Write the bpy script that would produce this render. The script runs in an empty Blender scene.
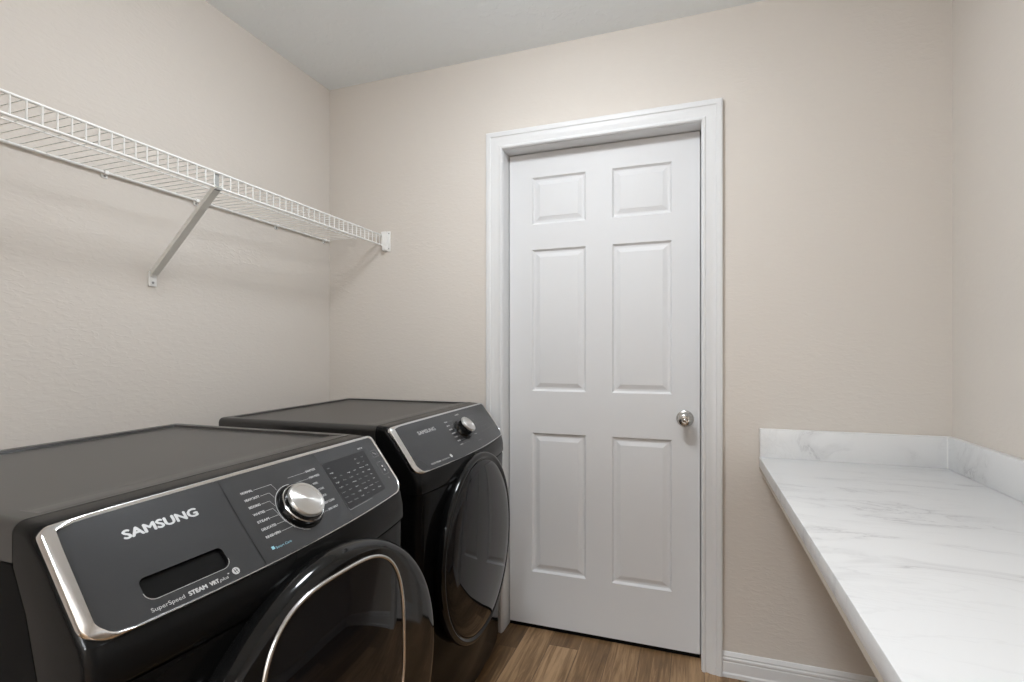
import bpy, bmesh, math, random
from mathutils import Vector, Matrix
from mathutils.geometry import delaunay_2d_cdt
random.seed(4)
sc = bpy.context.scene
COL = sc.collection
PI = math.pi

# ------------------------------------------------------------------ materials
def mat(name, col, rough=0.5, metal=0.0, emit=None, es=0.0, coat=0.0, spec=None):
    m = bpy.data.materials.new(name); m.use_nodes = True
    b = m.node_tree.nodes['Principled BSDF']
    b.inputs['Base Color'].default_value = (*col, 1)
    b.inputs['Roughness'].default_value = rough
    b.inputs['Metallic'].default_value = metal
    if coat: b.inputs['Coat Weight'].default_value = coat; b.inputs['Coat Roughness'].default_value = 0.05
    if spec is not None: b.inputs['Specular IOR Level'].default_value = spec
    if emit: b.inputs['Emission Color'].default_value = (*emit, 1); b.inputs['Emission Strength'].default_value = es
    return m
def N(m, t, **kw):
    n = m.node_tree.nodes.new(t)
    for k, v in kw.items():
        if hasattr(n, k): setattr(n, k, v)
        else: n.inputs[k.replace('_', ' ')].default_value = v
    return n
def L(m, a, b): m.node_tree.links.new(a, b)
def bsdf(m): return m.node_tree.nodes['Principled BSDF']
def coords(m, scale=(1, 1, 1), rot=(0, 0, 0)):
    g = N(m, 'ShaderNodeNewGeometry'); mp = N(m, 'ShaderNodeMapping')
    mp.inputs['Scale'].default_value = scale; mp.inputs['Rotation'].default_value = rot
    L(m, g.outputs['Position'], mp.inputs['Vector']); return mp.outputs['Vector']
def add_bump(m, vec, scale, strength, dist=0.002, detail=3, distortion=0.0, clamp=None):
    n = N(m, 'ShaderNodeTexNoise'); n.inputs['Scale'].default_value = scale; n.inputs['Detail'].default_value = detail
    n.inputs['Distortion'].default_value = distortion
    L(m, vec, n.inputs['Vector']); out = n.outputs['Fac']
    if clamp:
        r = N(m, 'ShaderNodeMapRange'); r.interpolation_type = 'SMOOTHSTEP'
        r.inputs['From Min'].default_value, r.inputs['From Max'].default_value = clamp
        L(m, out, r.inputs['Value']); out = r.outputs['Result']
    bp = N(m, 'ShaderNodeBump'); bp.inputs['Strength'].default_value = strength; bp.inputs['Distance'].default_value = dist
    L(m, out, bp.inputs['Height']); L(m, bp.outputs['Normal'], bsdf(m).inputs['Normal'])

M = {}
M['wall'] = mat('beige_wall_paint', (0.675, 0.630, 0.580), 0.8, spec=0.25)
add_bump(M['wall'], coords(M['wall'], (1, 1, 2.2)), 38, 0.22, 0.0012, 3, 0.6, (0.42, 0.68))
M['ceil'] = mat('ceiling_paint', (0.87, 0.91, 0.93), 0.9, spec=0.2)
add_bump(M['ceil'], coords(M['ceil']), 30, 0.4, 0.002, 3, 0.5, (0.5, 0.65))
M['trim'] = mat('white_trim_paint', (0.72, 0.725, 0.73), 0.42, spec=0.35)
M['door'] = mat('white_door_paint', (0.70, 0.705, 0.715), 0.5, spec=0.3)
add_bump(M['door'], coords(M['door'], (14, 14, 1)), 22, 0.06, 0.0006, 4)
M['wire'] = mat('white_coated_wire', (0.82, 0.82, 0.80), 0.35)
M['bracket'] = mat('painted_bracket_metal', (0.84, 0.85, 0.82), 0.5)
M['plastic_white'] = mat('white_plastic', (0.86, 0.86, 0.84), 0.35)
M['screw'] = mat('screw_metal', (0.4, 0.4, 0.4), 0.35, 1)
M['nickel'] = mat('satin_nickel', (0.56, 0.54, 0.51), 0.24, 1)
M['black'] = mat('black_enamel', (0.004, 0.004, 0.004), 0.14, spec=0.13)
M['blackside'] = mat('black_enamel_side', (0.004, 0.004, 0.004), 0.5, spec=0.04)
M['blacktop'] = mat('black_enamel_top', (0.020, 0.019, 0.018), 0.30, spec=0.6)
M['blackgloss'] = mat('gloss_black_plastic', (0.004, 0.004, 0.004), 0.07, spec=0.4)
M['blackhouse'] = mat('black_enamel_housing', (0.006, 0.006, 0.006), 0.20, spec=0.15)
M['glass_black'] = mat('smoked_door_glass', (0.006, 0.006, 0.007), 0.03, spec=0.4)
M['panel'] = mat('dark_grey_control_face', (0.040, 0.041, 0.043), 0.27, 0.35, coat=0.2)
M['screen'] = mat('black_touch_screen', (0.012, 0.012, 0.013), 0.2, spec=0.35)
M['hook'] = mat('dull_grey_metal', (0.33, 0.34, 0.33), 0.5)
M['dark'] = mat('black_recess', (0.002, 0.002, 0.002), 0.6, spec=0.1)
M['chrome'] = mat('chrome', (0.74, 0.74, 0.74), 0.20, 1)
M['knob'] = mat('spun_aluminium', (0.70, 0.69, 0.67), 0.30, 1)
bsdf(M['knob']).inputs['Anisotropic'].default_value = 0.9
bsdf(M['knob']).inputs['Anisotropic Rotation'].default_value = 0.25
_t = N(M['knob'], 'ShaderNodeTangent', direction_type='RADIAL', axis='Z'); L(M['knob'], _t.outputs[0], bsdf(M['knob']).inputs['Tangent'])
M['letter'] = mat('silver_lettering', (0.55, 0.55, 0.55), 0.32, 0.85)
M['print'] = mat('white_print', (0.46, 0.46, 0.455), 0.5)
M['printdim'] = mat('grey_print', (0.20, 0.20, 0.20), 0.5)
M['blueprint'] = mat('pale_blue_print', (0.25, 0.5, 0.6), 0.5)
M['hose'] = mat('grey_hose', (0.12, 0.12, 0.12), 0.5)
M['lampglass'] = mat('frosted_lamp_glass', (0.9, 0.9, 0.9), 0.5, emit=(0.94, 0.985, 1.03), es=38)
M['hallfill'] = mat('hall_fill_glow', (0.9, 0.9, 0.9), 0.5, emit=(0.94, 0.985, 1.03), es=175)  # glow of the added fill light behind the camera
M['substrate'] = mat('particle_board', (0.52, 0.47, 0.40), 0.7)
M['caulk'] = mat('white_caulk', (0.85, 0.85, 0.84), 0.5)

# floor planks: boards along Y, tone per board, grain stretched along the board
def floor_mat():
    m = mat('wood_planks', (0.25, 0.16, 0.09), 0.42)
    g = N(m, 'ShaderNodeNewGeometry'); s = N(m, 'ShaderNodeSeparateXYZ'); L(m, g.outputs['Position'], s.inputs[0])
    def mt(op, a, b=None):
        n = N(m, 'ShaderNodeMath', operation=op)
        for i, v in enumerate((a, b)):
            if v is None: continue
            if isinstance(v, (int, float)): n.inputs[i].default_value = v
            else: L(m, v, n.inputs[i])
        return n.outputs[0]
    W_, LN = 0.118, 1.22
    px = mt('DIVIDE', mt('ADD', s.outputs['X'], 7.045), W_)
    ix = mt('FLOOR', px); fx = mt('FRACT', px)
    wn = N(m, 'ShaderNodeTexWhiteNoise', noise_dimensions='1D'); L(m, ix, wn.inputs['W'])
    py = mt('ADD', mt('DIVIDE', mt('ADD', s.outputs['Y'], 9.0), LN), mt('MULTIPLY', wn.outputs['Value'], 7.3))
    iy = mt('FLOOR', py); fy = mt('FRACT', py)
    cmb = N(m, 'ShaderNodeCombineXYZ'); L(m, ix, cmb.inputs[0]); L(m, iy, cmb.inputs[1])
    wn2 = N(m, 'ShaderNodeTexWhiteNoise', noise_dimensions='3D'); L(m, cmb.outputs[0], wn2.inputs['Vector'])
    # grain
    gv = N(m, 'ShaderNodeCombineXYZ')
    L(m, mt('MULTIPLY', s.outputs['X'], 60), gv.inputs[0]); L(m, mt('MULTIPLY', s.outputs['Y'], 3.2), gv.inputs[1])
    L(m, mt('MULTIPLY', wn2.outputs['Value'], 40), gv.inputs[2])
    n1 = N(m, 'ShaderNodeTexNoise'); n1.inputs['Scale'].default_value = 1; n1.inputs['Detail'].default_value = 6; n1.inputs['Distortion'].default_value = 1.1
    n1.inputs['Roughness'].default_value = 0.65
    L(m, gv.outputs[0], n1.inputs['Vector'])
    gv2 = N(m, 'ShaderNodeCombineXYZ')
    L(m, mt('MULTIPLY', s.outputs['X'], 14), gv2.inputs[0]); L(m, mt('MULTIPLY', s.outputs['Y'], 2.0), gv2.inputs[1])
    L(m, mt('MULTIPLY', wn2.outputs['Value'], 17), gv2.inputs[2])
    n2 = N(m, 'ShaderNodeTexNoise'); n2.inputs['Scale'].default_value = 1; n2.inputs['Detail'].default_value = 3
    L(m, gv2.outputs[0], n2.inputs['Vector'])
    tone = mt('ADD', mt('MULTIPLY', wn2.outputs['Value'], 0.42), mt('ADD', mt('MULTIPLY', n1.outputs['Fac'], 0.75), mt('MULTIPLY', n2.outputs['Fac'], 0.5)))
    r = N(m, 'ShaderNodeValToRGB'); e = r.color_ramp.elements
    e[0].position = 0.52; e[0].color = (0.066, 0.034, 0.013, 1)
    e[1].position = 1.12; e[1].color = (0.42, 0.265, 0.14, 1)
    k = e.new(0.80); k.color = (0.200, 0.115, 0.052, 1)
    L(m, tone, r.inputs['Fac'])
    seam = mt('MAXIMUM', mt('LESS_THAN', fx, 0.014), mt('LESS_THAN', fy, 0.0014))
    mx = N(m, 'ShaderNodeMix', data_type='RGBA'); L(m, seam, mx.inputs[0]); L(m, r.outputs['Color'], mx.inputs[6])
    mx.inputs[7].default_value = (0.05, 0.03, 0.018, 1)
    L(m, mx.outputs[2], bsdf(m).inputs['Base Color'])
    bp = N(m, 'ShaderNodeBump'); bp.inputs['Strength'].default_value = 0.15; bp.inputs['Distance'].default_value = 0.001
    L(m, n1.outputs['Fac'], bp.inputs['Height']); L(m, bp.outputs['Normal'], bsdf(m).inputs['Normal'])
    return m
M['floor'] = floor_mat()

def marble(name, rot, scale=(1, 1, 1)):
    m = mat(name, (0.8, 0.8, 0.79), 0.28)
    v = coords(m, scale, rot)
    nz = N(m, 'ShaderNodeTexNoise'); nz.inputs['Scale'].default_value = 2.2; nz.inputs['Detail'].default_value = 7
    nz.inputs['Roughness'].default_value = 0.62; nz.inputs['Distortion'].default_value = 0.9
    L(m, v, nz.inputs['Vector'])
    def vein(src, c, w):
        a = N(m, 'ShaderNodeMath', operation='SUBTRACT'); L(m, src, a.inputs[0]); a.inputs[1].default_value = c
        b = N(m, 'ShaderNodeMath', operation='ABSOLUTE'); L(m, a.outputs[0], b.inputs[0])
        r = N(m, 'ShaderNodeMapRange'); r.interpolation_type = 'SMOOTHSTEP'
        r.inputs['From Min'].default_value = 0; r.inputs['From Max'].default_value = w
        r.inputs['To Min'].default_value = 1; r.inputs['To Max'].default_value = 0
        L(m, b.outputs[0], r.inputs['Value']); return r.outputs['Result']
    n2 = N(m, 'ShaderNodeTexNoise'); n2.inputs['Scale'].default_value = 3.2; n2.inputs['Detail'].default_value = 3
    L(m, v, n2.inputs['Vector'])
    msk = N(m, 'ShaderNodeMapRange'); msk.interpolation_type = 'SMOOTHSTEP'
    msk.inputs['From Min'].default_value = 0.44; msk.inputs['From Max'].default_value = 0.68
    L(m, n2.outputs['Fac'], msk.inputs['Value'])
    def mul(a, b):
        n = N(m, 'ShaderNodeMath', operation='MULTIPLY'); L(m, a, n.inputs[0])
        if isinstance(b, float): n.inputs[1].default_value = b
        else: L(m, b, n.inputs[1])
        return n.outputs[0]
    def addn(a, b):
        n = N(m, 'ShaderNodeMath', operation='ADD', use_clamp=True); L(m, a, n.inputs[0]); L(m, b, n.inputs[1]); return n.outputs[0]
    fac = addn(mul(mul(vein(nz.outputs['Fac'], 0.5, 0.018), msk.outputs['Result']), 0.55),
               addn(mul(mul(vein(nz.outputs['Fac'], 0.52, 0.09), msk.outputs['Result']), 0.30),
                    mul(vein(nz.outputs['Fac'], 0.43, 0.02), 0.10)))
    mx = N(m, 'ShaderNodeMix', data_type='RGBA'); L(m, fac, mx.inputs[0])
    mx.inputs[6].default_value = (0.76, 0.765, 0.77, 1); mx.inputs[7].default_value = (0.44, 0.44, 0.45, 1)
    L(m, mx.outputs[2], bsdf(m).inputs['Base Color'])
    return m
M['marble'] = marble('white_marble_laminate', (0, 0, 0.25), (1.0, 3.4, 1.0))
M['marble_splash'] = marble('white_marble_laminate_splash', (0, 0.6, 0), (1.6, 1.6, 2.2))

# ------------------------------------------------------------------ mesh helpers
def link(name, me, m, parent=None, smooth=False, angle=None):
    o = bpy.data.objects.new(name, me); COL.objects.link(o)
    if m is not None:
        me.materials.clear(); me.materials.append(m)
    if parent: o.parent = parent
    if smooth:
        for p in me.polygons: p.use_smooth = True
        if angle is not None: me.set_sharp_from_angle(angle=math.radians(angle))
    return o
def raw(name, vs, fs, m, parent=None, smooth=True, angle=35, fix=True):
    me = bpy.data.meshes.new(name); me.from_pydata([tuple(v) for v in vs], [], [tuple(f) for f in fs]); 
    if fix:
        bm = bmesh.new(); bm.from_mesh(me)
        bmesh.ops.remove_doubles(bm, verts=bm.verts, dist=1e-6)
        bmesh.ops.recalc_face_normals(bm, faces=bm.faces); bm.to_mesh(me); bm.free()
    me.update()
    return link(name, me, m, parent, smooth, angle)
def fin(name, bm, m, parent=None, smooth=True, angle=35):
    bmesh.ops.recalc_face_normals(bm, faces=bm.faces)
    me = bpy.data.meshes.new(name); bm.to_mesh(me); bm.free()
    return link(name, me, m, parent, smooth, angle)
def bbox(bm, x0, x1, y0, y1, z0, z1, bev=0.0, seg=2):
    vs = [bm.verts.new(p) for p in [(x0,y0,z0),(x1,y0,z0),(x1,y1,z0),(x0,y1,z0),(x0,y0,z1),(x1,y0,z1),(x1,y1,z1),(x0,y1,z1)]]
    fs = [bm.faces.new([vs[i] for i in f]) for f in [(0,3,2,1),(4,5,6,7),(0,1,5,4),(1,2,6,5),(2,3,7,6),(3,0,4,7)]]
    if bev:
        es = list({e for f in fs for e in f.edges})
        bmesh.ops.bevel(bm, geom=es, offset=bev, segments=seg, profile=0.5, affect='EDGES')
def box(name, x0, x1, y0, y1, z0, z1, m, parent=None, bev=0.0, seg=2):
    bm = bmesh.new(); bbox(bm, x0, x1, y0, y1, z0, z1, bev, seg)
    return fin(name, bm, m, parent)
def btube(bm, a, b, r, n=8, cap=True):
    a, b = Vector(a), Vector(b); d = (b-a).normalized()
    u = d.orthogonal().normalized(); w = d.cross(u)
    A = [bm.verts.new(a + r*(math.cos(2*PI*i/n)*u + math.sin(2*PI*i/n)*w)) for i in range(n)]
    B = [bm.verts.new(b + r*(math.cos(2*PI*i/n)*u + math.sin(2*PI*i/n)*w)) for i in range(n)]
    for i in range(n): bm.faces.new((A[i], A[(i+1)%n], B[(i+1)%n], B[i]))
    if cap: bm.faces.new(A[::-1]); bm.faces.new(B)
def tube(name, a, b, r, m, parent=None, n=10):
    bm = bmesh.new(); btube(bm, a, b, r, n); return fin(name, bm, m, parent, angle=50)
def sweep(path, sect, closed=True):
    """path: list of (point, outward, up); sect: list of (o, u) -> verts, faces"""
    vs, fs = [], []; k = len(sect)
    for p, o, u in path:
        for a, b in sect: vs.append(Vector(p) + a*Vector(o) + b*Vector(u))
    n = len(path)
    for i in range(n if closed else n-1):
        j = (i+1) % n
        for a in range(k):
            b = (a+1) % k
            fs.append((i*k+a, j*k+a, j*k+b, i*k+b))
    return vs, fs
def lathe(prof, o, ax, seg=64, up=None):
    """prof: (r, h) from outside to axis; returns verts, faces"""
    ax = Vector(ax).normalized(); o = Vector(o)
    u = (Vector(up) if up else ax.orthogonal()); u = (u - u.dot(ax)*ax).normalized(); w = ax.cross(u)
    vs, fs, rows = [], [], []
    for r, h in prof:
        if r < 1e-7: vs.append(o + h*ax); rows.append([len(vs)-1])
        else:
            rows.append(list(range(len(vs), len(vs)+seg)))
            for i in range(seg):
                t = 2*PI*i/seg; vs.append(o + h*ax + r*(math.cos(t)*u + math.sin(t)*w))
    for A, B in zip(rows, rows[1:]):
        for i in range(seg):
            j = (i+1) % seg
            if len(A) == 1 and len(B) == 1: continue
            if len(A) == 1: fs.append((A[0], B[j], B[i]))
            elif len(B) == 1: fs.append((A[i], A[j], B[0]))
            else: fs.append((A[i], A[j], B[j], B[i]))
    return vs, fs
def inside(p, poly):
    x, y = p; c = False; n = len(poly)
    for i in range(n):
        x1, y1 = poly[i]; x2, y2 = poly[(i+1) % n]
        if (y1 > y) != (y2 > y) and x < (x2-x1)*(y-y1)/(y2-y1)+x1: c = not c
    return c
def fill2d(outer, holes=(), step=0.02):
    pts = [Vector(p) for p in outer]; ed = [(i, (i+1) % len(outer)) for i in range(len(outer))]
    for h in holes:
        b = len(pts); pts += [Vector(p) for p in h]; ed += [(b+i, b+(i+1) % len(h)) for i in range(len(h))]
    xs = [p[0] for p in outer]; ys = [p[1] for p in outer]
    def dmin(q): return min((Vector(q)-v).length for v in pts[:nb])
    nb = len(pts)
    y = min(ys)+step/2
    while y < max(ys):
        x = min(xs)+step/2
        while x < max(xs):
            q = (x, y)
            if inside(q, outer) and not any(inside(q, h) for h in holes) and dmin(q) > step*0.35: pts.append(Vector(q))
            x += step
        y += step
    v, e, f, *_ = delaunay_2d_cdt(pts, ed, [], 0, 1e-6)
    out = []
    for t in f:
        c = (sum(v[i][0] for i in t)/len(t), sum(v[i][1] for i in t)/len(t))
        if inside(c, outer) and not any(inside(c, h) for h in holes): out.append(list(t))
    return v, out
def rrect(x0, x1, y0, y1, rs, seg=6):
    """rounded rectangle, rs = radii at (x0,y0),(x1,y0),(x1,y1),(x0,y1)"""
    P = []
    for (cx_, cy_, a0), r in zip([(x0, y0, PI), (x1, y0, 1.5*PI), (x1, y1, 0), (x0, y1, 0.5*PI)], rs):
        ox = cx_ + (r if cx_ == x0 else -r); oy = cy_ + (r if cy_ == y0 else -r)
        for i in range(seg+1):
            t = a0 + 0.5*PI*i/seg; P.append((ox + r*math.cos(t), oy + r*math.sin(t)))
    return P
def resample(P, step):
    out = []
    for i, a in enumerate(P):
        b = P[(i+1) % len(P)]; d = math.dist(a, b); n = max(1, int(d/step))
        for k in range(n): out.append((a[0]+(b[0]-a[0])*k/n, a[1]+(b[1]-a[1])*k/n))
    return out
def thing(name, label, cat, loc=(0, 0, 0)):
    o = bpy.data.objects.new(name, None); COL.objects.link(o); o.location = loc
    o.empty_display_size = 0.1; o['label'] = label; o['category'] = cat; return o
def struct(o): o['kind'] = 'structure'; return o

# ------------------------------------------------------------------ room
XL, XR, YB, ZC = -1.658, 0.790, 2.050, 2.452
YF, YH = -1.05, -2.7
OX0, OX1, OZ = -0.764, 0.026, 2.046        # door opening between the jambs
JX0, JX1, JZ = OX0-0.02, OX1+0.02, OZ+0.02
bm = bmesh.new(); bbox(bm, XL-0.12, JX0, YB, YB+0.13, 0, ZC); bbox(bm, JX1, XR+0.12, YB, YB+0.13, 0, ZC); bbox(bm, JX0, JX1, YB, YB+0.13, JZ, ZC)
struct(fin('wall_back', bm, M['wall'], smooth=False))
struct(box('wall_left', XL-0.12, XL, YH-0.12, YB, 0, ZC, M['wall']))
struct(box('wall_right', XR, XR+0.12, YH-0.12, YB, 0, ZC, M['wall']))
struct(box('floor', XL-0.12, XR+0.12, YH-0.12, YB+0.9, -0.05, 0, M['floor']))
struct(box('ceiling', XL-0.12, XR+0.12, YH-0.12, YB+0.13, ZC, ZC+0.1, M['ceil']))
bm = bmesh.new(); bbox(bm, XL, -0.95, YF-0.12, YF, 0, ZC); bbox(bm, 0.2, XR, YF-0.12, YF, 0, ZC); bbox(bm, -0.95, 0.2, YF-0.12, YF, 2.06, ZC)
struct(fin('wall_front', bm, M['wall'], smooth=False))
struct(box('wall_hall', XL, XR, YH-0.12, YH, 0, ZC, M['wall']))

# casing profile sections: (across from the opening edge, out of the wall)
CAS = [(0.0, 0.0), (0.0, 0.010), (0.004, 0.0135), (0.010, 0.0135), (0.014, 0.0095), (0.020, 0.0105), (0.030, 0.0155), (0.040, 0.0175),
       (0.048, 0.0165), (0.052, 0.0195), (0.066, 0.0205), (0.0705, 0.018), (0.0705, 0.0)]
def casing(name, x0, x1, z1, y, dirn, parent):
    """mitred casing round an opening; dirn=-1 faces -Y"""
    k = len(CAS); vs = []
    for (bx, bz) in (('L', 0), ('L', 1), ('R', 1), ('R', 0)):
        for a, h in CAS:
            x = (x0 - a) if bx == 'L' else (x1 + a)
            z = (z1 + a) if bz else 0.0
            vs.append((x, y + dirn*h, z))
    fs = []
    for s in range(3):
        for a in range(k-1): fs.append((s*k+a, s*k+a+1, (s+1)*k+a+1, (s+1)*k+a))
        fs.append((s*k+k-1, s*k, (s+1)*k, (s+1)*k+k-1))
    fs.append(tuple(range(k))); fs.append(tuple(range(3*k, 4*k)))
    return raw(name, vs, fs, M['trim'], parent, True, 22)
d = bpy.data.objects.new('door_1', None); COL.objects.link(d); d.location = (0, 0, 0); struct(d)
casing('door_casing', OX0-0.002+0.0, OX1+0.002, OZ+0.002, YB+0.0, -1, d)
bm = bmesh.new()
bbox(bm, JX0, OX0, YB-0.001, YB+0.125, 0, JZ); bbox(bm, OX1, JX1, YB-0.001, YB+0.125, 0, JZ); bbox(bm, OX0, OX1, YB-0.001, YB+0.125, OZ, JZ)
fin('door_jamb', bm, M['trim'], d, smooth=False)
DY = 2.120
# stops behind/around the door leaf
bm = bmesh.new()
bbox(bm, OX0, OX0+0.011, DY+0.036, DY+0.052, 0, OZ); bbox(bm, OX1-0.011, OX1, DY+0.036, DY+0.052, 0, OZ); bbox(bm, OX0, OX1, DY+0.036, DY+0.052, OZ-0.011, OZ)
fin('door_stop', bm, M['trim'], d, smooth=False)
def door_leaf(x0, x1, z0, z1, y, panels, parent):
    """moulded six-panel leaf: grid of stiles with sunk ogee and raised field in each panel"""
    xs = sorted({x0, x1, *[p[0] for p in panels], *[p[1] for p in panels]})
    zs = sorted({z0, z1, *[p[2] for p in panels], *[p[3] for p in panels]})
    bm = bmesh.new(); V = {}
    def v(x, yy, z):
        k = (round(x, 5), round(yy, 5), round(z, 5))
        if k not in V: V[k] = bm.verts.new(k)
        return V[k]
    ispan = lambda a, b, c, e: any(abs(p[0]-a) < 1e-6 and abs(p[1]-b) < 1e-6 and abs(p[2]-c) < 1e-6 and abs(p[3]-e) < 1e-6 for p in panels)
    for a, b in zip(xs, xs[1:]):
        for c, e in zip(zs, zs[1:]):
            if ispan(a, b, c, e):
                rings = [(0, 0), (0.0035, 0.0045), (0.008, 0.0085), (0.013, 0.0092), (0.017, 0.0088), (0.034, 0.0025), (0.037, 0.0022)]
                prev = None
                for o_, dpt in rings:
                    R = [v(a+o_, y+dpt, c+o_), v(b-o_, y+dpt, c+o_), v(b-o_, y+dpt, e-o_), v(a+o_, y+dpt, e-o_)]
                    if prev:
                        for i in range(4): bm.faces.new((prev[i], prev[(i+1) % 4], R[(i+1) % 4], R[i]))
                    prev = R
                bm.faces.new(prev)
            else: bm.faces.new((v(a, y, c), v(b, y, c), v(b, y, e), v(a, y, e)))
    T = 0.035
    B = [v(x0, y+T, z0), v(x1, y+T, z0), v(x1, y+T, z1), v(x0, y+T, z1)]
    bm.faces.new(B)
    for i in range(len(xs)-1):
        pass
    bm.faces.new([v(x, y, z0) for x in xs] + [B[1], B[0]]); bm.faces.new([v(x, y, z1) for x in xs] + [B[2], B[3]])
    bm.faces.new([v(x0, y, z) for z in zs] + [B[3], B[0]]); bm.faces.new([v(x1, y, z) for z in zs] + [B[2], B[1]])
    return fin('door_leaf', bm, M['door'], parent, True, 12)
pl, pr, pa, pb = -0.658, -0.082, -0.424, -0.316
pan = [(a, b, c, e) for a, b in ((pl, pa), (pb, pr)) for c, e in ((0.244, 0.842), (1.021, 1.628), (1.736, 1.938))]
leaf = door_leaf(OX0+0.004, OX1-0.004, 0.018, OZ-0.004, DY, pan, d)
box('gap_shade_strip', OX0+0.005, OX1-0.005, DY+0.004, DY+0.030, 0.002, 0.0185, M['dark'], leaf)['label'] = 'black strip in place of the shade in the gap under the leaf'  # black strip stands in for the shade under the leaf
# door knob: rosette, neck and ball
kp = (-0.033, DY, 0.928)
vs, fs = lathe([(0.0, 0), (0.032, 0), (0.0325, 0.003), (0.030, 0.006), (0.022, 0.008), (0.013, 0.010), (0.012, 0.022), (0.0135, 0.027), (0.020, 0.031), (0.0255, 0.037),
                (0.0275, 0.044), (0.0265, 0.051), (0.023, 0.057), (0.017, 0.0605), (0.0115, 0.0615), (0.0105, 0.0600), (0.0085, 0.0600), (0.007, 0.0635), (0.004, 0.0655), (0, 0.066)], kp, (0, -1, 0), 40)
raw('door_knob', vs, fs, M['nickel'], leaf, True, 60)
# wall coloured black to stand in for the darkness beyond the door
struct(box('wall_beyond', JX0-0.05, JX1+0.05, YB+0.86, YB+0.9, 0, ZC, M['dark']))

# baseboards
BB = [(0.0, 0.0), (0.017, 0.0), (0.0165, 0.012), (0.013, 0.017), (0.0125, 0.052), (0.0105, 0.056), (0.0125, 0.060), (0.0120, 0.066), (0.0085, 0.070),
      (0.0095, 0.075), (0.0060, 0.083), (0.0030, 0.087), (0.0, 0.088)]
def baseboard(name, p0, p1, nrm):
    k = len(BB); vs = []
    for p in (p0, p1):
        for a, h in BB: vs.append((p[0]+nrm[0]*a, p[1]+nrm[1]*a, h))
    fs = [(i, (i+1) % k, k+(i+1) % k, k+i) for i in range(k)] + [tuple(range(k)), tuple(range(k, 2*k))]
    return struct(raw(name, vs, fs, M['trim'], None, True, 22))
baseboard('baseboard_back', (OX1+0.073, YB), (XR, YB), (0, -1))
baseboard('baseboard_back_left', (XL, YB), (OX0-0.073, YB), (0, -1))
baseboard('baseboard_right', (XR, YF), (XR, YB-0.017), (-1, 0))
baseboard('baseboard_left', (XL, YF), (XL, YB-0.017), (1, 0))

# ------------------------------------------------------------------ countertop
CX0, CZ, CT = 0.2215, 0.810, 0.036
CY0, CY1 = -0.85, YB
ct = thing('countertop', 'white marble-patterned laminate countertop fixed along the right wall', 'countertop', (0.5, 1.0, CZ))
def onct(o): o.parent = ct; o.matrix_parent_inverse = Matrix.Translation(-ct.location); return o
onct(box('worktop', CX0, XR-0.001, CY0, CY1-0.001, CZ-CT, CZ, M['marble'], None, 0.0015, 2))
o = onct(box('build_up_strip', CX0+0.0005, CX0+0.05, CY0+0.002, CY1-0.002, CZ-CT-0.012, CZ-CT, M['substrate'], None)); o['label'] = 'bare particle board strip under the front edge'
o = onct(box('backsplash', CX0+0.001, XR-0.0205, CY1-0.020, CY1-0.001, CZ, CZ+0.103, M['marble_splash'], None, 0.0012))
o = onct(box('backsplash', XR-0.0195, XR-0.001, CY0, CY1-0.001, CZ, CZ+0.103, M['marble_splash'], None, 0.0012))
onct(box('caulk_line', XR-0.0225, XR-0.0190, CY1-0.0225, CY1-0.0190, CZ, CZ+0.103, M['caulk'], None))
onct(box('end_panel', CX0+0.03, XR-0.02, CY0+0.002, CY0+0.020, 0.0, CZ-CT, M['marble'], None))
onct(box('support_cleat', XR-0.045, XR-0.001, CY0, CY1-0.03, CZ-CT-0.08, CZ-CT, M['substrate'], None))

# ------------------------------------------------------------------ wire shelf
SX, SZT, SZB = -1.348, 1.7255, 1.6790
sh = thing('wire_shelf', 'white ventilated wire shelf on the left wall above the machines', 'shelf', (XL, 0.6, SZT))
def onsh(o, p=None):
    p = p or sh
    o.parent = sh if p is sh else p
    if p is sh: o.matrix_parent_inverse = Matrix.Translation(-sh.location)
    return o
SY0, SY1 = -0.62, 2.038
bm = bmesh.new(); y = SY1-0.0005; i = 0
while y > SY0:
    btube(bm, (XL+0.004, y, SZT+0.0005), (SX, y, SZT+0.0005), 0.0012, 6, False)
    btube(bm, (SX, y, SZT+0.0018), (SX, y, SZB-0.001), 0.0021, 6)
    y -= 0.0286
onsh(fin('wire_grille', bm, M['wire'], angle=60))
onsh(tube('top_rail', (SX-0.001, SY0, SZT-0.001), (SX-0.001, SY1, SZT-0.001), 0.0036, M['wire']))
onsh(tube('bottom_rail', (SX-0.001, SY0, SZB), (SX-0.001, SY1, SZB), 0.0036, M['wire']))
onsh(tube('middle_rail', (-1.497, SY0, SZT-0.0045), (-1.497, SY1, SZT-0.0045), 0.0020, M['wire']))
onsh(tube('back_rail', (XL+0.009, SY0, SZT-0.0060), (XL+0.009, SY1, SZT-0.0060), 0.0040, M['wire']))
for yc in (2.006, 1.709, 1.339, 1.041, 0.740, 0.440, 0.140, -0.160, -0.46):
    bm = bmesh.new()
    bbox(bm, XL+0.0002, XL+0.0045, yc-0.009, yc+0.009, SZT-0.022, SZT-0.001, 0.0015)
    bbox(bm, XL+0.002, XL+0.016, yc-0.006, yc+0.006, SZT-0.0125, SZT-0.0005, 0.002)
    cl = onsh(fin('wall_clip', bm, M['plastic_white']))
    bm = bmesh.new(); btube(bm, (XL+0.004, yc, SZT-0.0165), (XL+0.006, yc, SZT-0.0165), 0.003, 10)
    o = fin('screw', bm, M['screw'], cl)
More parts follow.
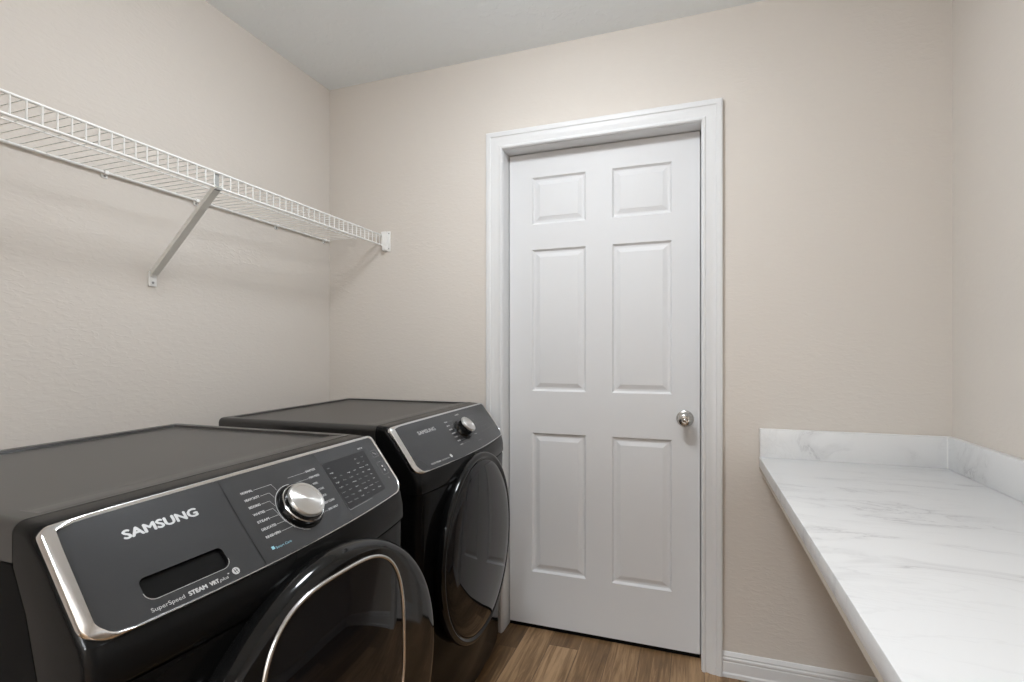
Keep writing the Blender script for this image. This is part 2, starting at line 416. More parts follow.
# diagonal brace: a U channel with its hooked top and wall foot
BY, BYF, BW = 1.163, 1.185, 0.0115
top, bot = Vector((SX+0.004, BY, SZB+0.004)), Vector((XL+0.010, BYF, 1.436))
ax = (top-bot).normalized(); dn = Vector((-ax.z, 0, ax.x)); dn = -dn if dn.z > 0 else dn
L_ = (top-bot).length
def chan(p, a): return [p + Vector((0, s, 0))*1.0 + dn*h for s, h in a]
secs = [(-BW, -0.009), (-BW, 0.004), (BW, 0.004), (BW, -0.009), (BW-0.0016, -0.009), (BW-0.0016, 0.0024), (-BW+0.0016, 0.0024), (-BW+0.0016, -0.009)]
vs, fs = [], []
stations = [(0, 0.7), (0.006, 0.92), (0.014, 1.0), (L_*0.5, 1.0), (L_, 1.0)]
for t, w in stations: vs += [bot + ax*t + Vector((0, s*w, 0)) + dn*h*w for s, h in secs]
for i in range(len(stations)-1):
    for a in range(8): fs.append((i*8+a, i*8+(a+1) % 8, (i+1)*8+(a+1) % 8, (i+1)*8+a))
fs += [tuple(range(8)), tuple(range(32, 40))]
br = onsh(raw('shelf_brace', vs, fs, M['bracket'], None, True, 30)); br['label'] = 'grey painted diagonal metal brace'
bm = bmesh.new()
bbox(bm, SX-0.008, SX-0.0045, BY-0.009, BY+0.009, SZB-0.006, SZT-0.004, 0.001)
bbox(bm, SX-0.008, SX+0.008, BY-0.009, BY+0.009, SZB-0.008, SZB-0.0035, 0.001)
fin('brace_hook', bm, M['hook'], br)['label'] = 'dull grey metal hook'
bm = bmesh.new()
bbox(bm, XL+0.0002, XL+0.006, BYF-0.0135, BYF+0.0135, 1.399, 1.448, 0.002); bbox(bm, XL+0.002, XL+0.012, BYF-0.0085, BYF+0.0085, 1.430, 1.446, 0.002)
o = fin('brace_foot', bm, M['plastic_white'], br); o['label'] = 'white plastic wall foot'
bm = bmesh.new(); btube(bm, (XL+0.005, BYF, 1.411), (XL+0.0078, BYF, 1.411), 0.0036, 10); fin('screw', bm, M['screw'], br)
# end bracket on the back wall
bm = bmesh.new()
bbox(bm, -1.350, -1.317, YB-0.004, YB-0.0002, 1.652, 1.745, 0.0015)
bbox(bm, -1.353, -1.329, YB-0.024, YB-0.002, 1.676, 1.741, 0.002)
bbox(bm, -1.350, -1.330, YB-0.022, YB-0.002, 1.655, 1.680, 0.002)
eb = onsh(fin('end_bracket', bm, M['plastic_white']))
for z in (1.734, 1.664):
    bm = bmesh.new(); btube(bm, (-1.3235, YB-0.004, z), (-1.3235, YB-0.006, z), 0.003, 10); fin('screw', bm, M['screw'], eb)

# ------------------------------------------------------------------ laundry machines
W = 0.686
def bow(q): return 0.030*(1-(2*q-1)**2)
def panelP(y, t):
    q = min(1, max(0, y/W)); T = t/0.172
    x1, z1 = 0.090+bow(q), 0.838+0.008*q
    return Vector((x1*T, y, 0.965+(z1-0.965)*T))
def panelN(y, t):
    e = 1e-3
    a = panelP(y+e, t)-panelP(y-e, t); b = panelP(y, t+e)-panelP(y, t-e)
    n = b.cross(a).normalized()
    return n if n.x > 0 else -n
def onpanel(y, t, h): return panelP(y, t) + panelN(y, t)*h
def seamx(z):
    P = [(0.03, 0.0), (0.5, 0.018), (0.70, 0.018), (0.78, 0.008), (0.86, -0.015), (0.9185, -0.042), (1.0, -0.042)]
    for (z0, x0), (z1, x1) in zip(P, P[1:]):
        if z <= z1: return x0+(x1-x0)*(z-z0)/(z1-z0)
    return P[-1][1]
def cols(r, n=24):
    ys = [(r*(1-math.cos(a)), r*(1-math.sin(a))) for a in [PI/2*i/6 for i in range(7)]]
    out = list(ys)
    for i in range(1, n): out.append((r+(W-2*r)*i/n, 0.0))
    out += [(W-y, e) for y, e in reversed(ys)]
    return out
def loft(polys):
    vs, fs = [], []; k = len(polys[0])
    for p in polys: vs += p
    for i in range(len(polys)-1):
        for a in range(k): fs.append((i*k+a, i*k+(a+1) % k, (i+1)*k+(a+1) % k, (i+1)*k+a))
    fs += [tuple(range(k)), tuple(range((len(polys)-1)*k, len(polys)*k))]
    return vs, fs
FH = 0.0055          # height of the control face above the housing

def text_mesh(body, y, t, width=None, height=0.004, bold=0.0, shear=0.0, h=None, align='LEFT', rot=0.0):
    """text laid on the slanted control panel; returns verts, faces"""
    cu = bpy.data.curves.new('txt', 'FONT'); cu.body = body; cu.size = 1.0; cu.shear = shear; cu.resolution_u = 3
    ob = bpy.data.objects.new('txt', cu); COL.objects.link(ob)
    dg = bpy.context.evaluated_depsgraph_get(); me = bpy.data.meshes.new_from_object(ob.evaluated_get(dg))
    vs = [v.co.copy() for v in me.vertices]; fs = [tuple(p.vertices) for p in me.polygons]
    bpy.data.objects.remove(ob); bpy.data.curves.remove(cu); bpy.data.meshes.remove(me)
    x0 = min(v.x for v in vs); x1 = max(v.x for v in vs)
    sy = height/0.72; sx = (width/(x1-x0)) if width else sy
    off = 0 if align == 'LEFT' else (-(x1-x0)*sx if align == 'RIGHT' else -(x1-x0)*sx/2)
    out = []
    for v in vs:
        a, b = (v.x-x0)*sx+off, v.y*sy
        a, b = a*math.cos(rot)-b*math.sin(rot), a*math.sin(rot)+b*math.cos(rot)
        out.append((a, b))
    hh = h if h is not None else FH+0.0004; n = len(out); V, F = [], []
    k = bold*height
    for c, (da, db) in enumerate([(0, 0)] if not bold else [(-k, 0), (k, 0), (0, -k*0.7), (0, k*0.7), (0, 0)]):
        V += [onpanel(y+a+da, t-b-db, hh+c*0.00002) for a, b in out]; F += [tuple(i+c*n for i in f) for f in fs]
    return V, F
class Acc:
    def __init__(s): s.v, s.f = [], []
    def add(s, vf):
        b = len(s.v); s.v += list(vf[0]); s.f += [tuple(i+b for i in f) for f in vf[1]]
    def line(s, pts, w, h=None):
        """flat printed line on the panel through 2D (y,t) points"""
        h = h if h is not None else FH+0.0004
        for p, q in zip(pts, pts[1:]):
            d_ = Vector((q[0]-p[0], q[1]-p[1])); 
            if d_.length < 1e-6: continue
            n = Vector((-d_.y, d_.x)).normalized()*w/2; b = len(s.v)
            for a, c in ((p, n), (q, n), (q, -n), (p, -n)): s.v.append(onpanel(a[0]+c[0], a[1]+c[1], h))
            s.f.append((b, b+1, b+2, b+3))
    def disc(s, y, t, r, n=16, h=None):
        h = h if h is not None else FH+0.0004; b = len(s.v)
        for i in range(n): s.v.append(onpanel(y+r*math.cos(2*PI*i/n), t+r*math.sin(2*PI*i/n), h))
        s.f.append(tuple(range(b, b+n)))
    def obj(s, name, m, parent): return raw(name, s.v, s.f, m, parent, False, None, fix=False)

def machine(kind, label, cat, x0, y0):
    wsh = kind == 'washer'
    root = thing('washing_machine' if wsh else 'tumble_dryer', label, cat, (x0, y0, 0))
    parts = []
    def add(o): parts.append(o); return o
    XB = -0.648
    # cabinet (side and back sheets)
    pro = [(XB, 0.025), (seamx(0.03)-0.002, 0.025)] + [(seamx(z)-0.002, z) for z in (0.2, 0.4, 0.5, 0.6, 0.70, 0.74, 0.78, 0.82, 0.86, 0.89, 0.9180)] + [(XB, 0.9185)]
    polys = []
    for y, e in ((0, 0.006), (0.0018, 0.0018), (0.006, 0), (W-0.006, 0), (W-0.0018, 0.0018), (W, 0.006)):
        polys.append([(max(x, XB+e) if x < -0.5 else x, y, z) for x, z in pro])
    vs, fs = loft(polys); cab = add(raw('cabinet', vs, fs, M['blackside'], root, True, 30))
    # lower front panel, bowed, with the corners rolled round
    polys = []
    for y, e in cols(0.030):
        q = y/W; b = bow(q)
        F = [(0.070+b, 0.030), (0.078+b, 0.034), (0.082+b, 0.06), (0.088+b, 0.25), (0.095+b, 0.5), (0.100+b, 0.70), (0.1015+b, 0.772), (0.100+b, 0.7780), (0.094+b, 0.7788)]
        back = [(seamx(z), z) for z in (0.7785, 0.70, 0.5, 0.25, 0.030)]
        polys.append([(x-e, y, z) for x, z in F] + [(min(x, F[0][0]-e-0.004), y, z) for x, z in back])
    vs, fs = loft(polys); add(raw('front_panel', vs, fs, M['black'], root, True, 25))
    # housing that carries the controls
    polys = []
    for y, e in cols(0.016):
        q = y/W; b = bow(q); C = panelP(y, 0.172)
        F = [(0.095+b, 0.7805), (0.1005+b, 0.7815), (0.102+b, 0.787), (0.1005+b, 0.815), (C.x+0.004, C.z-0.003), (C.x, C.z), (C.x*0.66, 0.965+(C.z-0.965)*0.66), (C.x*0.33, 0.965+(C.z-0.965)*0.33),
             (0.004, 0.9600), (0.0, 0.9645), (-0.006, 0.9672), (-0.02, 0.9690), (-0.0405, 0.9700)]
        back = [(-0.0405, 0.93)] + [(seamx(z)+0.0005, z) for z in (0.915, 0.89, 0.86, 0.82, 0.7815)]
        polys.append([(x-e*min(1, max(0, (x+0.0405)/0.03)), y, z-(e*0.8 if z > 0.95 else 0)) for x, z in F] + [(x, y, z) for x, z in back])
    vs, fs = loft(polys); add(raw('control_housing', vs, fs, M['blackhouse'], root, True, 25))
    # lid: rounded slab with a sunk field, steep at the back and sides, soft at the front
    lx0, lx1, lz0, lz1, R = XB-0.006, -0.0425, 0.920, 0.9705, 0.015
    def samp(a, b, r, lo, hi, n):
        s_ = [r*(1-math.cos(PI/2*i/6)) for i in range(7)]
        P = [a+v for v in s_] + [a+lo-0.002, a+lo, a+lo+0.0025, a+lo+0.007]
        P += [a+lo+0.007+(b-hi-0.007-a-lo-0.007)*i/n for i in range(1, n)]
        P += [b-hi-0.007, b-hi-0.0025, b-hi, b-hi+0.002] + [b-v for v in reversed(s_)]
        return sorted(set(round(p, 6) for p in P))
    xs = samp(lx0, lx1, R, 0.034, 0.05, 24); ys = samp(0, W, R, 0.034, 0.034, 30)
    def sm(v): v = max(0, min(1, v)); return v*v*(3-2*v)
    def zt(x, y):
        ex = max(0, R-(x-lx0)); ey = max(0, R-y, R-(W-y)); ed = min(R, math.hypot(ex, ey))
        z = lz1 - (R - math.sqrt(max(0, R*R-ed*ed)))
        rec = sm((x-(lx0+0.034))/0.0025)*sm((y-0.034)/0.0025)*sm((W-0.034-y)/0.0025)*sm((lx1-0.012-x)/0.055)
        return z - 0.0050*rec
    vs, fs = [], []; nx, ny = len(xs), len(ys)
    for x in xs:
        for y in ys:
            ex = max(0, R-(x-lx0)); ey = max(0, R-y, R-(W-y)); ed = math.hypot(ex, ey); px, py = x, y
            if ed > R:   # pull corner points onto the rounded corner
                k = R/ed; px = lx0+R-ex*k if ex else x; py = (R-ey*k if y < R else W-R+ey*k) if ey else y
            vs.append((px, py, zt(x, y)))
    for i in range(nx-1):
        for j in range(ny-1): fs.append((i*ny+j, i*ny+j+1, (i+1)*ny+j+1, (i+1)*ny+j))
    rim = [i*ny for i in range(nx)] + [(nx-1)*ny+j for j in range(1, ny)] + [i*ny+ny-1 for i in range(nx-2, -1, -1)] + [j for j in range(ny-2, 0, -1)]
    b0 = len(vs); 
    for i in rim: vs.append((vs[i][0], vs[i][1], lz0))
    for a in range(len(rim)):
        c = (a+1) % len(rim); fs.append((rim[a], rim[c], b0+c, b0+a))
    fs.append(tuple(range(b0, b0+len(rim))))
    add(raw('top_panel', vs, fs, M['blacktop'], root, True, 40))
    # chrome surround of the control panel
    out = resample(rrect(0.0025, W-0.0025, -0.001, 0.176, (0.014, 0.016, 0.040, 0.030), 8), 0.02)
    cyc = Vector((0.343, 0.088)); n = len(out); path = []
    for i, p in enumerate(out):
        a, b = Vector(out[i-1]), Vector(out[(i+1) % n]); tg = (b-a).normalized(); inn = Vector((-tg.y, tg.x))
        if inn.dot(cyc-Vector(p)) < 0: inn = -inn
        # frame is broad at the left end, narrower elsewhere
        lf = sm((0.05-p[0])/0.045); tp = sm((0.03-p[1])/0.03)
        w = 0.0036 + 0.0095*lf + 0.0028*tp*(1-lf*0.5); hh = FH + 0.0022 + 0.002*lf
        path.append((p, inn, w, hh))
    vs, fs = [], []; S = [(-0.05, -0.6), (-0.02, 0.15), (0.06, 0.34), (0.15, 0.44), (0.80, 0.95), (0.90, 1.0), (0.97, 0.96), (1.0, 0.8), (1.0, -0.2)]; k = len(S)
    inner = []
    S2 = [(-0.05, -0.6), (-0.02, 0.25), (0.06, 0.70), (0.20, 0.97), (0.36, 1.0), (0.55, 0.95), (1.0, 0.72), (1.0, -0.2)]
    S1 = [(-0.05, -0.6), (-0.02, 0.15), (0.06, 0.34), (0.15, 0.44), (0.80, 0.95), (0.92, 1.0), (1.0, 0.90), (1.0, -0.2)]; k = 8
    for p, inn, w, hh in path:
        m_ = sm((0.045-p[0])/0.03)
        for (a1, h1), (a2, h2) in zip(S1, S2):
            a, h = a1*m_+a2*(1-m_), h1*m_+h2*(1-m_)
            vs.append(onpanel(p[0]+inn.x*a*w, p[1]+inn.y*a*w, h*hh))
        inner.append((p[0]+inn.x*w*0.98, p[1]+inn.y*w*0.98))
    for i in range(n):
        j = (i+1) % n
        for a in range(k): fs.append((i*k+a, j*k+a, j*k+(a+1) % k, i*k+(a+1) % k))
    add(raw('chrome_surround', vs, fs, M['chrome'], root, True, 50))
    # face
    slot = resample(rrect(0.074, 0.192, 0.115, 0.149, (0.008, 0.008, 0.013, 0.013), 5), 0.02) if wsh else None
    v2, f2 = fill2d(inner, [slot] if slot else [], 0.022)
    vs = [onpanel(p[0], p[1], FH) for p in v2]; fs = [tuple(f) for f in f2]
    face = add(raw('control_panel', vs, fs, M['panel'], root, True, 60)); face_n = panelN(0.3, 0.09)
    for p in face.data.polygons: pass
    me = face.data
    if me.polygons[0].normal.dot(face_n) < 0: me.flip_normals()
    if wsh:
        vs, fs = [], []; m_ = len(slot)
        lv = [(0, FH), (0.0006, FH-0.001), (0.0015, -0.040)]
        for o_, h in lv:
            for p in slot: vs.append(onpanel(p[0]+(0.133-p[0])*o_*8, p[1]+(0.132-p[1])*o_*8, h))
        for a in range(2):
            for i in range(m_): fs.append((a*m_+i, a*m_+(i+1) % m_, (a+1)*m_+(i+1) % m_, (a+1)*m_+i))
        fs.append(tuple(range(2*m_, 3*m_)))
        g = add(raw('drawer_grip', vs, fs, M['dark'], root, True, 40)); g['label'] = 'black recessed grip of the detergent drawer'
        # thin bright lip under the grip
        a = Acc(); pts = [p for p in rrect(0.0732, 0.1928, 0.1142, 0.1500, (0.008, 0.008, 0.0135, 0.0135), 8)]
        low = sorted([p for p in pts if p[1] > 0.136], key=lambda p: -math.atan2(p[1]-0.10, p[0]-0.133))
        a.line(low[::-1], 0.0010); add(a.obj('grip_lip', M['chrome'], g))
        # dark joint between drawer front and display
        a = Acc(); a.line([(0.2485, 0.008), (0.243, 0.09), (0.2405, 0.1715)], 0.0012); add(a.obj('panel_joint', M['dark'], face))
    # lettering
    if wsh:
        a = Acc(); a.add(text_mesh('SAMSUNG', 0.083, 0.0535, 0.106, 0.0140, 0.07)); add(a.obj('brand_lettering', M['letter'], face))
        a = Acc()
        a.add(text_mesh('SuperSpeed', 0.073, 0.1655, 0.042, 0.0060))
        a.add(text_mesh('STEAM', 0.121, 0.1655, 0.025, 0.0062, 0.09))
        a.add(text_mesh('VRT', 0.151, 0.1655, 0.013, 0.0060, 0.08)); a.add(text_mesh('plus', 0.1645, 0.1655, 0.0145, 0.0050, 0.0, 0.3))
        a.add(text_mesh('+', 0.1795, 0.1605, 0.003, 0.003, 0.1))
        add(a.obj('feature_legend', M['print'], face))
        a = Acc(); a.disc(0.193, 0.1600, 0.0058); a2 = Acc()
        for s_ in (-0.0022, 0.0012): a2.line([(0.193+s_, 0.1565), (0.193+s_+0.001, 0.1635)], 0.0010, FH+0.0007)
        a2.line([(0.190, 0.1605), (0.196, 0.1595)], 0.0009, FH+0.0007)
        o = add(a.obj('motor_badge', M['print'], face)); add(a2.obj('badge_mark', M['panel'], face))
        DC = (0.3655, 0.1030); DR = 0.0490
        left = ['NORMAL', 'HEAVY DUTY', 'BEDDING', 'WHITES', 'STEAM', 'DELICATES', 'RINSE+SPIN']
        right = ['SANITIZE', 'PERM PRESS', 'WOOL', 'ACTIVE', 'QUICK', 'SELF CLEAN', 'SPIN ONLY']
        a = Acc()
        for i, s_ in enumerate(left):
            t = 0.0445+0.0148*i; w_ = 0.0036*len(s_)*0.92 if len(s_) > 6 else 0.024
            y = 0.2725 - 0.001*i; a.add(text_mesh(s_, y, t, min(w_, 0.030), 0.0044, 0.06))
            ang = math.radians(-62+ (i)*20.5); ex, ey = DC[0]-DR*math.cos(ang)*1.04, DC[1]+DR*math.sin(ang)*1.04
            a.line([(y+min(w_, 0.030)+0.002, t-0.0015), (max(ex-0.004, y+0.034) if abs(ang) < 1.0 else ex-0.004, t-0.0015), (ex, t-0.0015 if abs(t-0.0015-ey) > 0.02 else ey)], 0.0006)
        add(a.obj('cycle_legend', M['print'], face)); a = Acc()
        for i, s_ in enumerate(right):
            t = 0.0430+0.0152*i; y = 0.4275 - 0.0015*i; w_ = min(0.0034*len(s_), 0.029)
            a.add(text_mesh(s_, y, t, w_, 0.0044, 0.06))
            dy = t-0.0015-DC[1]; ex = DC[0]+math.sqrt(max(0.0002, (DR*1.06)**2-dy*dy))
            a.line([(ex, t-0.0015), (y-0.002, t-0.0015)], 0.0006)
        add(a.obj('cycle_legend', M['print'], face))
        a = Acc(); a.line([(DC[0]+DR*math.cos(math.radians(g_)), DC[1]+DR*math.sin(math.radians(g_))) for g_ in range(104, 284, 6)], 0.0011)
        add(a.obj('dial_ring_mark', M['print'], face)); a = Acc()
        a.line([(DC[0]+DR*math.cos(math.radians(g_)), DC[1]+DR*math.sin(math.radians(g_))) for g_ in range(22, 42, 6)], 0.0009)
        add(a.obj('dial_ring_mark', M['print'], face))
        a = Acc(); a.add(text_mesh('Smart Care', 0.2715, 0.1560, 0.033, 0.0042)); a.line([(0.264, 0.152), (0.2695, 0.152)], 0.0055)
        add(a.obj('smart_care_mark', M['blueprint'], face))
        # touch screen with its small legends
        so = resample(rrect(0.474, 0.622, 0.036, 0.150, (0.003, 0.003, 0.003, 0.003), 3), 0.02)
        v2, f2 = fill2d(so, [], 0.03)
        scn = add(raw('touch_screen', [onpanel(p[0]-0.010*(p[1]-0.09)/0.1, p[1], FH+0.0005) for p in v2], f2, M['screen'], root, True, 60))
        a = Acc(); b_ = Acc(); rnd = random.Random(7)
        H1 = FH+0.0009
        words_ = [['Delay End', '', '', '', '', 'Temp'], ['Smart', '', '', '', '', 'Soil'], ['Lock', '', '', '', '', 'Spin'], ['Steam', '', '', '', '', 'Rinse'], ['Soak', '', '', '', '', 'Cycle']]
        for r in range(8):
            for c in range(6):
                y = 0.479+0.0235*c-0.010*((0.05+0.0125*r)-0.09)/0.1; t = 0.052+0.0125*r
                if r < 2 and 1 <= c <= 3: continue
                wd = rnd.choice(['Hot', 'Warm', 'Cold', 'High', 'Low', 'Med', 'Extra', 'Light', 'Heavy', 'Normal'])
                (a if rnd.random() < 0.42 else b_).add(text_mesh(wd, y+rnd.uniform(0, 0.003), t, 0.0025*len(wd), 0.0029, 0.0, h=H1))
        add(a.obj('screen_legend', M['print'], scn)); add(b_.obj('screen_legend', M['printdim'], scn))
        a = Acc(); P = [(0.468, 0.148), (0.469, 0.153), (0.470, 0.1535), (0.552, 0.1535)]
        a.line([(p[0], p[1]) for p in P], 0.0011); a.line([(0.4805, 0.036), (0.468, 0.150)], 0.0008)
        add(a.obj('screen_edge', M['printdim'], face))
        a = Acc(); a.add(text_mesh('VRT M', 0.610, 0.0300, 0.017, 0.0042, 0.06)); add(a.obj('vibration_legend', M['print'], face)); a = Acc()
        a.line([(0.655, 0.094), (0.660, 0.094)], 0.005); a.line([(0.655, 0.106), (0.660, 0.106)], 0.006)
        add(a.obj('button_symbol', M['print'], face))
        a = Acc()
        for (ya, yb, ta, tb) in ((0.646, 0.668, 0.044, 0.064), (0.643, 0.667, 0.080, 0.118)):
            q = rrect(ya, yb, ta, tb, (0.003,)*4, 3); a.line(q+[q[0]], 0.0006)
        a.line([(0.652, 0.050), (0.662, 0.058)], 0.003); a.disc(0.655, 0.130, 0.002)
        add(a.obj('button_outline', M['printdim'], face))
        dial_r, dial_h = 0.0362, 0.0245
    else:
        a = Acc(); a.add(text_mesh('SAMSUNG', 0.114, 0.053, 0.105, 0.0130, 0.07)); add(a.obj('brand_lettering', M['letter'], face))
        a = Acc(); a.add(text_mesh('MULTI STEAM', 0.080, 0.1605, 0.050, 0.0055, 0.06)); a.add(text_mesh('SENSOR DRY', 0.136, 0.1605, 0.048, 0.0052, 0.0))
        add(a.obj('feature_legend', M['print'], face)); a = Acc(); a.disc(0.1935, 0.1550, 0.0065)
        add(a.obj('feature_legend', M['print'], face))
        DC = (0.372, 0.0855); DR = 0.045
        left = ['NORMAL', 'HEAVY DUTY', 'BEDDING', 'PERM PRESS', 'TOWELS', 'DELICATES', 'WOOL']
        a = Acc()
        for i, s_ in enumerate(left):
            t = 0.0400+0.0158*i; y = 0.2950 - 0.0018*i; a.add(text_mesh(s_, y, t, 0.022, 0.0046, 0.06))
        add(a.obj('cycle_legend', M['print'], face)); a = Acc()
        a.add(text_mesh('SANITIZE', 0.400, 0.0245, 0.03, 0.0040, 0.05))
        for i in range(5): a.add(text_mesh(['QUICK', 'TIME DRY', 'AIR FLUFF', 'REFRESH', 'WRINKLE'][i], 0.428, 0.045+0.0185*i, 0.024, 0.0036, 0.0))
        add(a.obj('cycle_legend', M['print'], face))
        a = Acc()
        for i in range(7):
            t = 0.0385+0.0158*i; y = 0.32-0.0018*i
            dy = t-DC[1]; ex = DC[0]-math.sqrt(max(0.0002, (DR*1.02)**2-dy*dy)); a.line([(y, t), (ex, t)], 0.0006)
        add(a.obj('dial_ring_mark', M['printdim'], face)); a = Acc()
        for r in range(5):
            for c in range(4): a.add(text_mesh('Low', 0.50+0.025*c, 0.045+0.019*r, 0.010, 0.0032))
        add(a.obj('display_legend', M['printdim'], face)); a = Acc(); a.add(text_mesh('Smart Care', 0.415, 0.1475, 0.03, 0.0040))
        add(a.obj('smart_care_mark', M['printdim'], face))
        dial_r, dial_h = 0.0310, 0.036
    nn = panelN(*DC); base = onpanel(DC[0], DC[1], FH)
    vs, fs = lathe([(0.0, 0.0003), (dial_r+0.0105, 0.0003), (dial_r+0.0102, 0.0012), (dial_r+0.0085, 0.0012), (dial_r+0.0075, 0.0004), (dial_r+0.0065, 0.0006), (dial_r+0.0045, 0.0100), (dial_r+0.0035, 0.0115), (dial_r+0.001, 0.0118), (dial_r-0.001, 0.0125), (dial_r-0.0015, dial_h-0.010), (dial_r-0.003, dial_h-0.009), (0, dial_h-0.009)], base, nn, 56)
    dl = add(raw('cycle_dial', vs, fs, M['blackgloss'], root, True, 40))
    r_ = dial_r
    vs, fs = lathe([(0, dial_h-0.009), (r_-0.001, dial_h-0.009), (r_, dial_h-0.007), (r_, dial_h-0.004), (r_-0.0015, dial_h-0.0012), (r_-0.004, dial_h), (r_-0.0070, dial_h), (r_-0.0080, dial_h-0.0010), (r_-0.0088, dial_h-0.0006), (0, dial_h-0.0004)], (0, 0, 0), (0, 0, 1), 56)
    o = raw('dial_cap', vs, fs, M['knob'], dl, True, 30)
    o.location = (base.x, base.y, base.z*(1+0.0115*base.y/W)); o.rotation_mode = 'QUATERNION'; o.rotation_quaternion = nn.to_track_quat('Z', 'Y'); o['label'] = 'brushed aluminium dial cap'
    if wsh:
        vs, fs = lathe([(dial_r+0.0046, 0.0098), (dial_r+0.0052, 0.0105), (dial_r+0.0040, 0.0122), (dial_r+0.0030, 0.0118)], base, nn, 56)
        add(raw('dial_collar', vs, fs, M['chrome'], dl, True, 60))
    # door -----------------------------------------------------------------
    zc, yc = (0.524, 0.361) if wsh else (0.528, 0.343)
    tilt, ky, kz = (0.045, 1.012, 1.0) if wsh else (0.0, 0.965, 1.045)
    if wsh:
        prof = [(0.0, 0.10), (0.270, 0.10), (0.287, 0.118), (0.300, 0.134), (0.3065, 0.150), (0.3070, 0.162), (0.3030, 0.174), (0.2955, 0.1805), (0.288, 0.1830), (0.270, 0.1855), (0.22, 0.1885), (0.12, 0.1915), (0.0, 0.1925)]
    else:
        prof = [(0.0, 0.095), (0.262, 0.095), (0.284, 0.112), (0.2930, 0.124), (0.2970, 0.134), (0.2965, 0.143), (0.2930, 0.149), (0.2870, 0.1515), (0.2800, 0.1500), (0.2765, 0.1465), (0.2735, 0.1470)]
        glass = [(0.2740, 0.1440), (0.2735, 0.1480), (0.268, 0.1525), (0.255, 0.1580), (0.23, 0.1640), (0.18, 0.1710), (0.10, 0.1765), (0.0, 0.1785)]
    def dx(y, z): return tilt*(y-yc)
    def mk(name, pf, m, parent, ang=30):
        vs, fs = lathe(pf, (0, yc, zc), (1, 0, 0), 96, up=(0, 0, 1))
        vs = [(v.x + dx(v.y, v.z), yc+(v.y-yc)*ky, zc+(v.z-zc)*kz) for v in vs]
        return add(raw(name, vs, fs, m, parent, True, ang))
    # dark seal ring behind the door, set on the front panel
    if wsh:
        dr = mk('door', prof, M['blackgloss'], root, 60)
        def surf(y, z):
            r = math.hypot(y-yc, z-zc)
            for (r1, h1), (r0, h0) in zip(prof[8:], prof[9:]):
                if r <= r1 and r >= r0: return h0+(h1-h0)*(r-r0)/(r1-r0) + dx(y, z)
            return 0.183 + dx(y, z)
        lp = []; K = 120; ly, lz, la, lb = 0.346, 0.604, 0.177, 0.196
        for i in range(K):
            a_ = 2*PI*i/K; cc, ss = math.cos(a_), math.sin(a_)
            y_, z_ = cc, ss; e_ = 3.1
            k_ = (abs(cc)**e_+abs(ss)**e_)**(-1/e_); y, z = ly+la*k_*cc, lz+lb*k_*ss
            lp.append((y, z))
        path = []
        for i, p in enumerate(lp):
            a_, b_ = Vector(lp[i-1]), Vector(lp[(i+1) % K]); tg = (b_-a_).normalized(); nv = Vector((tg.y, -tg.x))
            path.append(((surf(*p), p[0], p[1]), (0, nv.x, nv.y), (1, 0, 0)))
        vs, fs = sweep(path, [(0.0030, -0.004), (0.0030, 0.002), (0.0022, 0.0034), (0.0008, 0.0042), (-0.0012, 0.0042), (-0.0028, 0.0034), (-0.0034, 0.0015), (-0.0034, -0.004)])
        fr = add(raw('hatch_frame', vs, fs, M['chrome'], dr, True, 50)); fr['label'] = 'chrome trim round the small add-in hatch'
        ins = [(ly+(p[0]-ly)*0.984, lz+(p[1]-lz)*0.984) for p in lp][::2]
        v2, f2 = fill2d(ins, [], 0.028)
        def hatchx(p):
            k_ = (abs((p[0]-ly)/la)**3.1+abs((p[1]-lz)/lb)**3.1)**(1/3.1)
            return surf(p[0], p[1]) + 0.0005 + 0.009*max(0, 1-k_**2.6)
        hg = add(raw('hatch_glass', [(hatchx(p), p[0], p[1]) for p in v2], f2, M['glass_black'], dr, True, None))
        if hg.data.polygons[0].normal.x < 0: hg.data.flip_normals()
    else:
        dr = mk('door', prof, M['blackgloss'], root, 60)
        g = mk('door_glass', glass, M['glass_black'], dr, 60)
    # four levelling feet
    for fx, fy in ((-0.57, 0.06), (-0.57, W-0.06), (0.02, 0.06), (0.02, W-0.06)):
        vs, fs = lathe([(0, 0), (0.022, 0), (0.024, 0.004), (0.020, 0.010), (0.008, 0.012), (0.008, 0.027), (0, 0.027)], (fx, fy, 0), (0, 0, 1), 20)
        add(raw('foot', vs, fs, M['dark'], root, True, 40))
    # the machines stand slightly high at the door side of the room
    for o in parts:
        for v in o.data.vertices: v.co.z *= 1 + 0.0115*max(0, min(1, v.co.y/W))
        o.data.update()
    return root
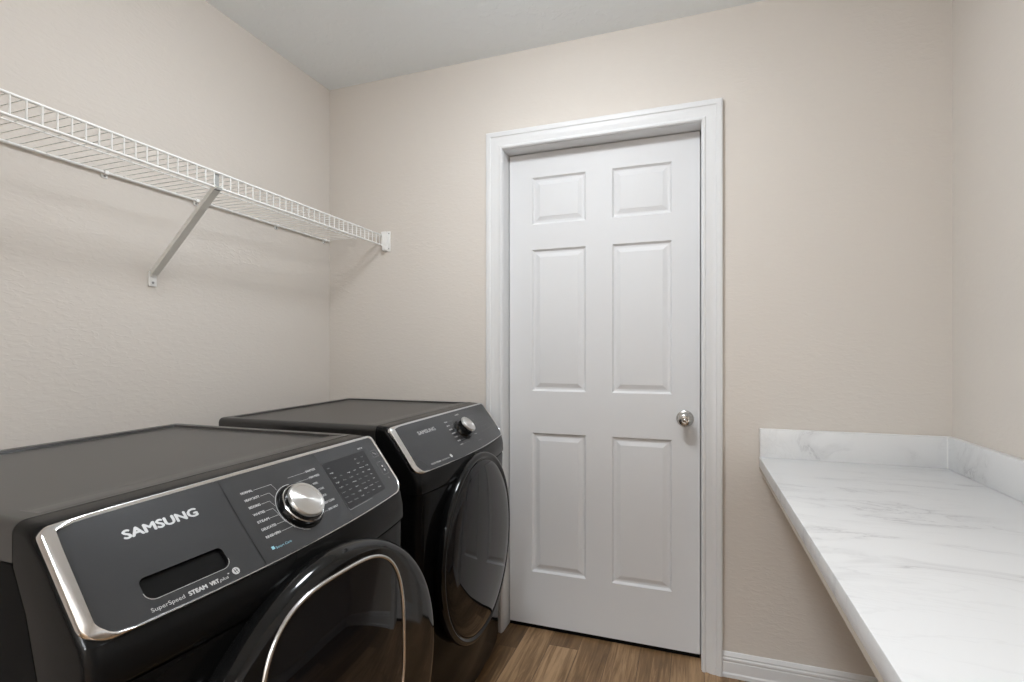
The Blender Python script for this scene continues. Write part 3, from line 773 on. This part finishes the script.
machine('washer', 'black front-loading washing machine nearest the viewer, with detergent drawer and hatch in its door', 'washing machine', -0.757, 0.3965)
machine('dryer', 'black tumble dryer between the washing machine and the white door', 'dryer', -0.830, 1.276)

# ------------------------------------------------------------------ ceiling light and added hall fill
def lamp(label, x, y, r, m, cat='ceiling light'):
    t = thing('ceiling_light', label, cat, (x, y, ZC))
    vs, fs = lathe([(0, 0), (r-0.010, 0), (r-0.006, -0.008), (r-0.006, -0.022), (r-0.010, -0.026), (0, -0.026)], (0, 0, 0), (0, 0, 1), 48)
    raw('lamp_base', vs, fs, M['nickel'], t, True, 40)
    vs, fs = lathe([(r-0.005, -0.024), (r+0.006, -0.030), (r+0.010, -0.040), (r+0.002, -0.052), (r*0.9, -0.066), (r*0.7, -0.084), (r*0.4, -0.095), (0, -0.099)], (0, 0, 0), (0, 0, 1), 48)
    raw('lamp_diffuser', vs, fs, m, t, True, 60)
lamp('round frosted ceiling light above the laundry room', -0.45, 1.08, 0.19, M['lampglass'])
lamp('added fill light behind the viewer, shaped as a round ceiling light', -0.38, -1.75, 0.19, M['hallfill'])  # unseen fill added behind the camera to brighten the room

w = bpy.data.worlds.new('world'); sc.world = w; w.use_nodes = True
w.node_tree.nodes['Background'].inputs[0].default_value = (0.9, 0.93, 1, 1); w.node_tree.nodes['Background'].inputs[1].default_value = 0.2

# ------------------------------------------------------------------ camera
cam = bpy.data.cameras.new('camera'); co = bpy.data.objects.new('camera', cam); COL.objects.link(co)
cam.sensor_fit = 'HORIZONTAL'; cam.sensor_width = 36; cam.lens = 36*515/1024
cam.shift_y = 13/1024; cam.clip_start = 0.02
co.location = (0, 0, 1.18); co.rotation_euler = (PI/2, 0, math.asin(0.3332))
sc.camera = co
vs_ = sc.view_settings; vs_.view_transform = 'Standard'; vs_.look = 'None'; vs_.gamma = 1.0; vs_.use_curve_mapping = False; vs_.exposure = 0.36
sc.cycles.use_denoising = True; sc.cycles.max_bounces = 10; sc.cycles.diffuse_bounces = 6; sc.cycles.glossy_bounces = 5
sc.cycles.sample_clamp_indirect = 6
